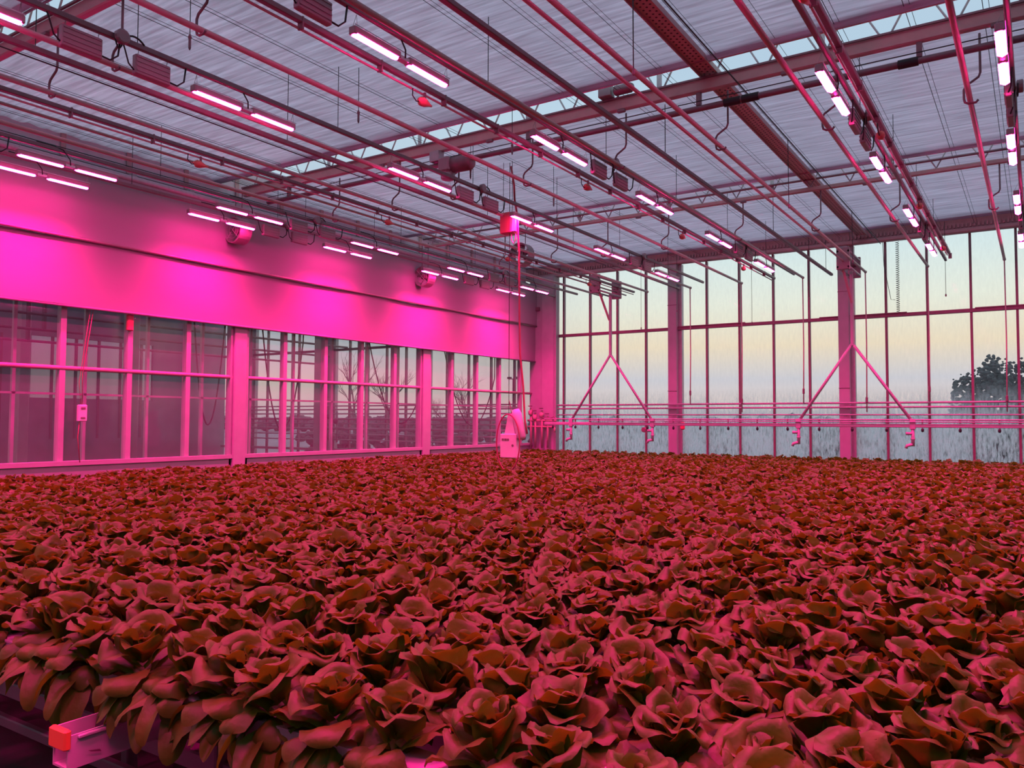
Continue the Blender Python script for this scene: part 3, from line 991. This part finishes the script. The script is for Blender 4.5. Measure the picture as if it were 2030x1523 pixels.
# ------------------------------------------------------------------ fans, boxes, hanging control unit
def fan(x, y, z, r, label, depth=.22, drop=None):
    t = thing('circulation_fan', (x, y, z - r), label, 'fan', 'circulation fans')
    MB().lathe([(r, -depth / 2), (r + .012, -depth / 2), (r + .012, depth / 2), (r, depth / 2)], (x, y, z), 'y', 24)
    V, F = [], []
    n = 24
    for rr, yy in ((r, -depth / 2), (r + .012, -depth / 2), (r + .012, depth / 2), (r, depth / 2)):
        for k in range(n):
            a = 2 * math.pi * k / n
            V.append((x + rr * math.cos(a), y + yy, z + rr * math.sin(a)))
    for j in range(4):
        q = (j + 1) % 4
        for k in range(n):
            l = (k + 1) % n
            F.append((j * n + k, j * n + l, q * n + l, q * n + k))
    MB().add(V, F).build('shroud', BOXM, t, smooth=False)
    MB().lathe([(.02, -.09), (.06, -.07), (.06, .07), (.03, .09)], (x, y, z), 'y', 12).build('motor', RAIL, t, smooth=True)
    for k in range(5):
        a = 2 * math.pi * k / 5 + .3
        ca, sa = math.cos(a), math.sin(a)
        w = .05
        V = [(x + ca * .05 - sa * w * .5, y - .03, z + sa * .05 + ca * w * .5), (x + ca * .05 + sa * w * .5, y + .03, z + sa * .05 - ca * w * .5),
             (x + ca * r * .93 + sa * w, y + .045, z + sa * r * .93 - ca * w), (x + ca * r * .93 - sa * w, y - .045, z + sa * r * .93 + ca * w)]
        V += [(p[0], p[1] + .004, p[2]) for p in V]
        MB().add(V, [(0, 1, 2, 3), (7, 6, 5, 4), (0, 4, 5, 1), (1, 5, 6, 2), (2, 6, 7, 3), (3, 7, 4, 0)]).build('blade', RAIL, t)
    for k in range(3):
        rr = r * (.4 + .28 * k)
        MB().tube([(x + rr * math.cos(a), y - depth / 2, z + rr * math.sin(a)) for a in np.linspace(0, 2 * math.pi, 20)], .003, 4, cap=False).build('guard_ring', GALV, t)
    for k in range(4):
        a = math.pi / 4 + k * math.pi / 2
        MB().tube([(x, y - depth / 2, z), (x + r * math.cos(a), y - depth / 2, z + r * math.sin(a))], .004, 4).build('guard_spoke', GALV, t)
    if drop:
        MB().tube([(x - .08, y, z + r), (x - .08, y, drop)], .008, 6).build('hanger', RAIL, t)
        MB().tube([(x + .08, y, z + r), (x + .08, y, drop)], .008, 6).build('hanger', RAIL, t)
    return t


fan(-8.4, 13.1, 3.24, .215, 'round circulation fan behind the long red cable', drop=3.72)
fan(-10.72, 8.25, 3.03, .2, 'circulation fan by the blind below the middle girder end', drop=3.72)
fan(-10.72, 12.95, 3.0, .2, 'circulation fan by the blind below the far girder end', drop=3.72)

t = thing('hoist_box', (-6.65, 10.0, 2.82), 'bright red hoist box hanging before the third lamp row', 'box')
RED = mat('red_enclosure', (.72, .10, .16), .45)
MB().cbox(-6.77, -6.57, 9.93, 10.07, 2.82, 3.14, .012).build('case', RED, t)
MB().box(-6.565, -6.50, 9.95, 10.05, 2.84, 3.12).build('side_plate', CTRL, t)
MB().tube([(-6.6, 10, 2.82), (-6.6, 10, 2.72), (-6.56, 10, 2.66), (-6.53, 10, 2.72), (-6.52, 10, 2.84)], .009, 6).build('cable_loop', PIPE, t, smooth=True)
for dx in (-.08, .08):
    MB().tube([(-6.67 + dx, 10, 3.14), (-6.67 + dx, 10, 3.93)], .004, 5).build('hanger', DARK, t)
cb = [(-6.35, 9.6, 3.7), (-6.36, 9.7, 3.45), (-6.48, 9.9, 3.3), (-6.50, 10.0, 3.1), (-6.46, 10, 2.5), (-6.45, 10, 1.6), (-6.45, 10.02, 1.0), (-6.41, 10.05, .5), (-6.38, 10.05, .0), (-6.34, 10.05, -.2)]
tag(MB().tube(cb, .016, 7).build('long_cable', mat('red_cable', (.45, .10, .14), .5), smooth=True), 'long reddish cable dropping from the hoist box to the hanging control unit', 'cable')

t = thing('hanging_control_unit', (-6.6, 10, -.56), 'white control box with pump and hose loop hanging above the lettuces', 'control unit')
MB().cbox(-6.74, -6.46, 9.92, 10.06, -.56, -.20, .012).build('control_box', CTRL, t)
pm = MB().lathe([(.035, -.24), (.075, -.2), (.078, .14), (.05, .22)], (0, 0, 0), 'z', 14)
ang = math.radians(14)
for q in pm.v:
    x_, z_ = q[:, 0].copy(), q[:, 2].copy()
    q[:, 0] = x_ * math.cos(ang) - z_ * math.sin(ang) - 6.47
    q[:, 2] = x_ * math.sin(ang) + z_ * math.cos(ang) - .05
    q[:, 1] += 10.02
pm.build('pump', CTRL, t, smooth=True)
V = [(-6.68, 9.96, -.2), (-6.50, 9.96, -.2), (-6.56, 9.96, .1), (-6.62, 9.96, .1)]
V += [(p[0], 10.0, p[2]) for p in V]
MB().add(V, [(0, 1, 2, 3), (7, 6, 5, 4), (0, 4, 5, 1), (1, 5, 6, 2), (2, 6, 7, 3), (3, 7, 4, 0)]).build('bracket', CTRL, t)
MB().box(-6.655, -6.62, 9.912, 9.92, -.30, -.27).build('indicator', RAIL, t)
MB().box(-6.70, -6.67, 9.912, 9.92, -.30, -.27).build('indicator', RAIL, t)
MB().box(-6.61, -6.58, 9.912, 9.92, -.30, -.27).build('indicator', RAIL, t)
MB().lathe([(.018, -.004), (.018, .004)], (-6.51, 9.916, -.37), 'y', 10).build('switch', RAIL, t)
hl = []
for a in np.linspace(0, 2 * math.pi, 40):
    hl.append((-6.585 + .21 * math.sin(a) * (1 if math.sin(a) > 0 else .95), 9.9, -.33 + .42 * math.cos(a)))
MB().tube(hl, .010, 6, cap=False).build('hose_loop', mat('red_hose', (.40, .06, .12), .5), t, smooth=True)
MB().tube([(-6.62, 9.98, .1), (-6.62, 9.98, .35), (-6.62, 9.98, 3.9)], .005, 5).build('suspension_wire', DARK, t)
MB().tube([(-6.57, 9.98, .1), (-6.60, 9.98, .24), (-6.62, 9.98, .3)], .008, 5).build('hook', RAIL, t)

SX = -10.98
t = thing('sensor_box', (SX, 5.95, -.04), 'small white sensor box hanging on cables before the left windows', 'sensor')
MB().cbox(SX - .03, SX + .03, 5.89, 6.01, -.04, .19, .01).build('case', CTRL, t)
MB().box(SX + .03, SX + .036, 5.92, 5.98, .13, .155).build('vent', RAIL, t)
MB().box(SX + .03, SX + .036, 5.92, 5.98, .0, .02).build('vent', RAIL, t)
REDC = mat('red_cable', (.30, .07, .10), .5)
MB().tube([(SX, 5.95, .19), (SX, 5.94, .6), (SX, 6.0, 1.0), (SX, 6.08, 1.6)], .005, 5).build('cable', REDC, t, smooth=True)
MB().tube([(SX, 5.93, .19), (SX, 5.90, .5), (SX, 5.95, .9), (SX, 6.04, 1.6)], .004, 5).build('cable', REDC, t, smooth=True)
MB().tube([(SX, 5.92, -.04), (SX, 5.90, -.25), (SX, 5.94, -.60)], .006, 5).build('cable', REDC, t, smooth=True)
tag(MB().cbox(XL + .06, XL + .11, 6.58, 6.68, 1.28, 1.52, .01).build('red_marker', RED), 'small red box on a mullion under the blind', 'box')

# valves in the corner
t = thing('corner_valves', (-10.7, 17.5, -.7), 'cluster of heating valves and risers before the corner pilaster', 'valves')
for k, (x, z) in enumerate(((-10.95, .32), (-10.82, .2), (-10.62, .26), (-10.45, .12))):
    MB().tube([(x, 17.55, -.7), (x, 17.55, z)], .03, 8).build('riser', PIPE, t, smooth=True)
    MB().lathe([(.03, -.07), (.06, -.04), (.06, .04), (.03, .07)], (x, 17.52, z - .12), 'z', 10).build('valve_body', PIPE, t, smooth=True)
    MB().lathe([(.02, -.015), (.055, -.01), (.055, .01), (.02, .015)], (x, 17.5, z + .05), 'z', 12).build('handwheel', RAIL, t)
MB().tube([(-11.05, 17.55, .0), (-10.2, 17.55, .0)], .03, 8).build('header', PIPE, t, smooth=True)
MB().tube([(-11.05, 17.55, -.16), (-10.3, 17.55, -.16), (-10.25, 17.55, -.2), (-10.25, 17.55, -.3)], .025, 8).build('header', PIPE, t, smooth=True)
MB().tube([(-10.55, 17.42, .06), (-10.3, 17.42, .06), (-10.2, 17.42, .09), (-10.12, 17.42, .05)], .014, 6).build('lever', RAIL, t)

# heating pipes along the gable
for k, (z, r) in enumerate(((.39, .022), (.30, .02), (.145, .016))):
    t = thing('gable_pipe', (-3, YW - .2, z), ['top', 'middle', 'lowest'][k] + ' heating pipe along the foot of the glass gable', 'pipe', 'gable heating pipes')
    MB().tube([(-10.3, YW - .22, z), (5, YW - .22, z)], r, 10).build('tube', WHITE, t, smooth=True)
    for x in XCOL[3:8]:
        MB().box(x - .015, x + .015, YW - .22, YW - .15, z - .015, z + .015).build('bracket', RAIL, t)

# ------------------------------------------------------------------ irrigation boom
bo = thing('irrigation_boom', (-5, 16.9, -.5), 'irrigation boom hung from two overhead trolleys before the glass gable', 'irrigation boom')
YB = 16.9
MB().cbox(-10.15, 3.5, YB - .03, YB + .03, -.105, -.035, .008).build('square_tube', WHITE, bo)
MB().tube([(-10.15, YB - .02, .04), (3.5, YB - .02, .04)], .016, 8).build('spray_pipe', WHITE, bo, smooth=True)
MB().tube([(-8.9, YB - .05, .0), (3.5, YB - .05, .0)], .011, 8).build('feed_pipe', WHITE, bo, smooth=True)
for x in np.arange(-9.9, 3.4, .62):
    n_ = MB().lathe([(.014, -.05), (.026, -.03), (.026, .0), (.012, .03)], (x, YB - .03, -.14), 'z', 8).build('spray_nozzle', DARK, bo)
    MB().box(x - .012, x + .012, YB - .05, YB - .01, -.03, .045).build('clamp', RAIL, n_)
for xh, lab in ((-8.36, 'l'), (-3.06, 'r')):
    MB().cbox(xh - .03, xh + .03, YB - .03, YB + .03, 1.5, 3.0, .008).build('mast', WHITE, bo)
    for s in (-1, 1):
        MB().tube([(xh, YB, 1.55), (xh + s * 1.05, YB, .0)], .03, 8).build('leg', WHITE, bo, smooth=True)
        MB().cbox(xh + s * 1.05 - .05, xh + s * 1.05 + .05, YB - .04, YB + .04, -.14, .06, .008).build('joint_bracket', WHITE, bo)
        xd = xh + s * 1.05
        d = MB().tube([(xd, YB, -.12), (xd, YB, -.46)], .032, 8).build('drop_fitting', WHITE, bo, smooth=True)
        MB().tube([(xd, YB, -.42), (xd - .10, YB - .02, -.45), (xd - .12, YB - .02, -.50)], .03, 8).build('elbow', WHITE, d, smooth=True)
        MB().tube([(xd, YB, -.22), (xd - .12, YB - .02, -.22)], .03, 8).build('branch', WHITE, d, smooth=True)
        MB().lathe([(.036, -.02), (.042, -.01), (.042, .01), (.036, .02)], (xd, YB, -.32), 'z', 10).build('collar', WHITE, d)
    # slanted parking strut and trolley
    MB().cbox(xh - .02, xh + .02, YB - .02, YB + .02, 2.9, 3.0, .005).build('pivot', RAIL, bo)
    MB().tube([(xh - .08, YB - .45, 3.02), (xh + .02, YB - .1, 2.35)], .028, 6).build('strut', PIPE, bo)
    tr = MB().cbox(xh - .12, xh + .12, YB - .80, YB - .74, 2.90, 3.32, .008).build('trolley_plate', BOXM, bo)
    MB().cbox(xh - .12, xh + .12, YB + .30, YB + .36, 2.90, 3.32, .008).build('trolley_plate', BOXM, bo)
    for (dx, z) in ((-.10, 3.25), (.10, 3.25), (-.10, 2.95), (.10, 2.95)):
        MB().tube([(xh + dx, YB - .80, z), (xh + dx, YB + .36, z)], .022, 8).build('trolley_tube', GALV, bo, smooth=True)
    for yy_ in (YB - .70, YB + .26):
        MB().lathe([(.03, -.05), (.055, -.03), (.04, 0), (.055, .03), (.03, .05)], (xh, yy_, 3.17), 'x', 12).build('wheel', RAIL, bo, smooth=True)
    MB().tube([(xh, Y0, 3.06), (xh, 17.75, 3.06)], .018, 8).build('running_rail', PIPE, bo, smooth=True)
MB().lathe([(.05, -.03), (.06, -.02), (.06, .02), (.05, .03)], (-7.5, YB - .04, -.2), 'y', 14).build('gauge', RAIL, bo)
tag(MB().cbox(-6.93, -6.83, 17.6, 17.66, -.2, -.02, .02).build('red_hand_valve', RED), 'small red valve on the gable pipes left of the middle column', 'valve')

# ------------------------------------------------------------------ bench, channel, gutters
GX0, GX1 = -10.75, 1.6
ch = thing('bench_rail', (-2.64, 2, -1.1), 'white channel rail sticking out from under the bench corner', 'rail')


def channel(x0, x1, ya, yb):
    m = MB()
    m.box(x0, x0 + .006, ya, yb, -1.115, -1.0)
    m.box(x1 - .006, x1, ya, yb, -1.115, -1.015)
    m.box(x0, x1, ya, yb, -1.122, -1.115)
    return m


channel(-2.70, -2.61, 1.40, 17.2).build('channel', WHITE, ch)
MB().cbox(-2.612, -2.600, 1.43, 17.2, -1.03, -1.018, .003).build('lip', WHITE, ch)
MB().cbox(-2.705, -2.605, 1.385, 1.41, -1.06, -.994, .006).build('end_cap', ORANGE, ch)
MB().add([(-2.6, 1.46, -1.075), (-2.6, 1.50, -1.083), (-2.6, 1.505, -1.092), (-2.6, 1.47, -1.082), (-2.599, 1.485, -1.08)], [(0, 1, 4), (1, 2, 4), (2, 3, 4), (3, 0, 4)]).build('rust_mark', RAIL, ch)
for k, x in enumerate((-6.5, -4.6, -.7, 1.2)):
    o = thing('bench_rail', (x, 2, -1.1), ['bench rail under the far left lettuces', 'bench rail left of the projecting channel', 'bench rail right of the projecting channel',
              'bench rail under the right edge'][k], 'rail', 'bench rails')
    channel(x - .045, x + .045, 1.66, 17.2).build('channel', WHITE, o)

bf = thing('lettuce_bench', (-4, 1.75, FZ), 'dark steel bench frame under the lettuces', 'bench')
MB().cbox(-10.7, 1.5, 1.72, 1.78, -1.19, -1.125, .006).build('cross_beam', BENCH, bf)
MB().cbox(-10.7, 1.5, 2.32, 2.38, -1.19, -1.125, .006).build('cross_beam', BENCH, bf)
MB().cbox(-10.7, 1.5, 2.02, 2.06, -1.55, -1.50, .006).build('lower_beam', BENCH, bf)
for x in (-9.9, -7.9, -5.9, -3.86, -2.29, -.3):
    MB().cbox(x - .03, x + .03, 1.69, 1.75, FZ, -1.0, .006).build('leg', BENCH, bf)
    MB().cbox(x - .03, x + .03, 2.35, 2.41, FZ, -1.125, .006).build('leg', BENCH, bf)
    MB().box(x - .05, x + .05, 1.66, 1.78, -1.0, -.985).build('cap_plate', WHITE, bf)

PITCHX, PITCHY = .236, .246
gut0 = None
NR = int((17.05 - 1.66) / PITCHY)
for k in range(3):
    y = 1.66 + k * PITCHY
    lab = ['white growing gutter at the near bench edge', 'second white growing gutter from the near bench edge', 'third white growing gutter from the near bench edge'][k]
    if gut0 is None:
        m = MB()
        m.box(GX0, GX1, y - .055, y - .05, -.96, -.895)
        m.box(GX0, GX1, y + .05, y + .055, -.96, -.895)
        m.box(GX0, GX1, y - .055, y + .055, -.968, -.96)
        m.box(GX0, GX1, y - .058, y + .052, -.895, -.888)
        gut0 = m.build('growing_gutter', GUTTER)
        o = gut0
    else:
        o = gut0.copy(); COL.objects.link(o); o.location.y += k * PITCHY
    tag(o, lab, 'gutter', 'growing gutters')

# ------------------------------------------------------------------ lettuces
def leaf_mesh(L, W, a0, a1, cup, ruffle, az, zb, rb, nu, nv, R, rim=.6, pointed=0.0, twist=0.0):
    """one leaf: midrib curves from elevation a0 to a1; returns verts, faces in head space"""
    vv = 1 - (1 - np.linspace(0, 1, nv)) ** 1.6
    ph1, ph2, ph3 = R.uniform(0, 6.28, 3)
    fr = R.uniform(1.6, 2.6)
    el = a0 + (a1 - a0) * vv ** 1.25 - .7 * rim * np.clip((vv - .78) / .22, 0, 1) ** 2
    ds = np.diff(vv, prepend=0) * L
    px = rb + np.cumsum(np.cos(el) * ds)
    pz = zb + np.cumsum(np.sin(el) * ds)
    s1 = np.clip(vv / .55, 0, 1)
    wid = W * (.42 + .58 * (s1 * s1 * (3 - 2 * s1)))
    tail = np.clip(1 - (np.clip(vv - .5, 0, 1) / .502) ** 2.4, 0, 1) ** .5
    wid = wid * ((1 - pointed) * tail + pointed * np.clip(1 - (np.clip(vv - .45, 0, 1) / .56), 0, 1) ** .7 * np.minimum(1, tail * 2))
    uu = np.linspace(-1, 1, nu)
    U, Vv = np.meshgrid(uu, vv, indexing='ij')
    E = np.broadcast_to(el, U.shape)
    PXm = np.broadcast_to(px, U.shape); PZm = np.broadcast_to(pz, U.shape); WD = np.broadcast_to(wid, U.shape)
    Un = U * WD / W                                                     # physical lateral position
    tipf = np.clip((Vv - .5) / .5, 0, 1)
    rad = np.clip(np.abs(U) ** 3 * (1 - tipf ** 3) + tipf ** 3, 0, 1)   # 1 all round the margin
    off = cup * W * Un ** 2 * .5 - .07 * W * rim * np.clip((rad - .45) / .55, 0, 1) ** 1.5
    off += ruffle * np.sin(2.6 * Un + fr * 3.0 * Vv + ph1) * Vv
    off += ruffle * .8 * np.abs(Un) ** 1.5 * np.sin(fr * 5.5 * Vv + ph2 + 2.2 * Un)
    off += ruffle * .5 * np.sin(5.2 * Un + ph3) * Vv * (1 - .4 * tipf)
    off -= .006 * np.exp(-(Un / .12) ** 2) * (1 - Vv)
    lat = U * WD / 2 * (1 - .12 * abs(cup))
    nx_, nz_ = -np.sin(E), np.cos(E)
    X = PXm + off * nx_
    Z = PZm + off * nz_ + twist * lat
    Yl = lat
    ca, sa = math.cos(az), math.sin(az)
    V = np.stack([X * ca - Yl * sa, X * sa + Yl * ca, Z], -1).reshape(-1, 3)
    idx = np.arange(nu * nv).reshape(nu, nv)
    F = np.stack([idx[:-1, :-1], idx[:-1, 1:], idx[1:, 1:], idx[1:, :-1]], -1).reshape(-1, 4)
    return V, F


def head_leaves(seed, n, nu, nv, droop=False):
    R = np.random.RandomState(seed)
    out = []
    az = R.uniform(0, 6.28)
    for i in range(n):
        t = i / (n - 1)
        az += 2.39996 + R.uniform(-.25, .25)
        if t < .28:       # spreading outer leaves
            L, W = R.uniform(.15, .19), R.uniform(.125, .155)
            a0, a1 = math.radians(R.uniform(25, 42)), math.radians(R.uniform(-45, -5))
            cup, zb, rim = R.uniform(-.4, .3), .015 + .04 * t, R.uniform(.3, .9)
        elif t < .74:     # rising middle leaves
            s = (t - .28) / .46
            L, W = R.uniform(.14, .17) - .035 * s, R.uniform(.135, .175) - .035 * s
            a0, a1 = math.radians(R.uniform(34, 52) + 24 * s), math.radians(R.uniform(-8, 36) + 36 * s)
            cup, zb, rim = R.uniform(.1, .7), .04 + .045 * s, R.uniform(.4, 1.3)
        else:             # heart
            s = (t - .74) / .26
            L, W = R.uniform(.09, .115) - .025 * s, .12 - .05 * s
            a0, a1 = math.radians(70 + 8 * s), math.radians(R.uniform(45, 88) + 22 * s)
            cup, zb, rim = R.uniform(.4, .9), .075, R.uniform(.4, 1.0)
        V, F = leaf_mesh(L, W, a0, a1, cup, R.uniform(.009, .020), az, zb, .012 * (1 - t), nu, nv, R, rim, 0, R.uniform(-.18, .18))
        out.append((V, F))
    if droop:
        for k in range(9):
            a = -math.pi / 2 + (k - 4) * .26 + R.uniform(-.22, .22)
            V, F = leaf_mesh(R.uniform(.12, .25), R.uniform(.07, .115), math.radians(R.uniform(-25, 25)), math.radians(R.uniform(-100, -55)), R.uniform(-.4, .5),
                             R.uniform(.006, .016), a, R.uniform(-.01, .04), .03, nu, nv, R, .2, R.uniform(.15, .8), R.uniform(-.35, .35))
            out.append((V, F))
    return out


def to_mesh(name, V, F):
    me = bpy.data.meshes.new(name)
    me.vertices.add(len(V)); me.vertices.foreach_set('co', np.asarray(V, np.float32).ravel())
    F = np.asarray(F, np.int32)
    me.loops.add(F.size); me.loops.foreach_set('vertex_index', F.ravel())
    me.polygons.add(len(F)); me.polygons.foreach_set('loop_start', np.arange(0, F.size, 4, dtype=np.int32))
    me.polygons.foreach_set('use_smooth', np.ones(len(F), bool))
    me.materials.append(LEAF)
    me.update(calc_edges=True)
    me.validate()
    return me


NVAR = 8
VAR = [[to_mesh('leaf', *l) for l in head_leaves(100 + s, 27, 9, 10)] for s in range(NVAR)]
VARF = [[to_mesh('leaf', *l) for l in head_leaves(200 + s, 20, 9, 10, True)] for s in range(3)]

rl = random.Random(11)
heads = []
rv, uv_, fv = np.array(r2), np.array(u2), np.array(fwd)
for k in range(NR + 1):
    y = 1.66 + k * PITCHY
    x = GX0 + .12 + (PITCHX / 2 if k % 2 else 0)
    while x < GX1 - .1:
        px_, py_ = x + rl.uniform(-.034, .034), y + rl.uniform(-.034, .034)
        P = np.array([px_, py_, -.75])
        d = P @ fv
        sx = F_PX * (P @ rv) / max(d, .1)
        ok = d > .3 and abs(sx) < 1015 + .9 * F_PX / max(d, .1)
        if ok:
            heads.append((d, px_, py_, k))
        x += PITCHX
heads.sort()


def in_view(x, y):
    P = np.array([x, y, -.70])
    d = P @ fv
    return d > .3 and abs(F_PX * (P @ rv) / d) < 1010 and abs(F_PX * (P @ uv_) / d) < 790


vis = [h for h in heads if in_view(h[1], h[2])]
near = vis[:300]
nset = set(near)
far = [h for h in heads if h not in nset]
TENS = {20: 'twentieth', 30: 'thirtieth', 40: 'fortieth'}


def ordinal(n):
    L20 = ORD + ['thirteenth', 'fourteenth', 'fifteenth', 'sixteenth', 'seventeenth', 'eighteenth', 'nineteenth']
    if n <= 19: return L20[n - 1]
    if n in TENS: return TENS[n]
    return {2: 'twenty', 3: 'thirty', 4: 'forty'}[n // 10] + '-' + L20[n % 10 - 1]


rank = {}
for k in range(NR + 1):
    for j, h in enumerate(sorted([h for h in vis if h[3] == k], key=lambda h: -h[1])):
        rank[h] = j + 1
for h in near:
    d, x, y, k = h
    front = k == 0
    if front:
        o = thing('lettuce', (x, y, -.893), f'butterhead lettuce with drooping leaves at the bench edge, {ordinal(rank[h])} from the picture right', 'lettuce', 'lettuces along the near bench edge')
        var = VARF[rl.randrange(3)]
        rz = rl.uniform(-.25, .25)
    else:
        o = thing('lettuce', (x, y, -.893), f'butterhead lettuce, {ordinal(rank[h])} from the right picture edge in the {ordinal(k + 1)} row from the front', 'lettuce', 'lettuces in the foreground rows')
        var = VAR[rl.randrange(NVAR)]
        rz = rl.uniform(0, 6.28)
    s = rl.uniform(.84, 1.06)
    o.scale = (s, s, s * rl.uniform(.98, 1.2))
    o.rotation_euler = (rl.uniform(-.2, .2), rl.uniform(-.2, .2), rz)
    for me in var:
        c = bpy.data.objects.new('leaf', me)
        COL.objects.link(c)
        c.parent = o

FV = [head_leaves(300 + s, 21, 5, 6) for s in range(5)] + [head_leaves(400 + s, 16, 4, 5) for s in range(5)]
FVm = []
for hl_ in FV:
    Vs, Fs, n = [], [], 0
    for V, F in hl_:
        Vs.append(V); Fs.append(F + n); n += len(V)
    FVm.append((np.concatenate(Vs), np.concatenate(Fs)))
VV, FF, n = [], [], 0
for d, x, y, k in far:
    V, F = FVm[rl.randrange(5) + (5 if d > 7.5 else 0)]
    a = rl.uniform(0, 6.28); s = rl.uniform(.84, 1.06); tx, ty = rl.uniform(-.12, .12), rl.uniform(-.12, .12)
    Rm = np.array(Matrix.Rotation(a, 3, 'Z') @ Matrix.Rotation(tx, 3, 'X') @ Matrix.Rotation(ty, 3, 'Y'))
    VV.append((V * np.array([s, s, s * 1.08])) @ Rm.T + np.array([x, y, -.893 + CZ + .0]))
    FF.append(F + n); n += len(V)
me = to_mesh('lettuce_field', np.concatenate(VV), np.concatenate(FF))
fo = bpy.data.objects.new('lettuce_field', me)
COL.objects.link(fo)
tag(fo, 'dense field of butterhead lettuces stretching to the glass gable', 'lettuces', kind='stuff')

for o in bpy.data.objects:
    if '_o' in o:
        del o['_o']
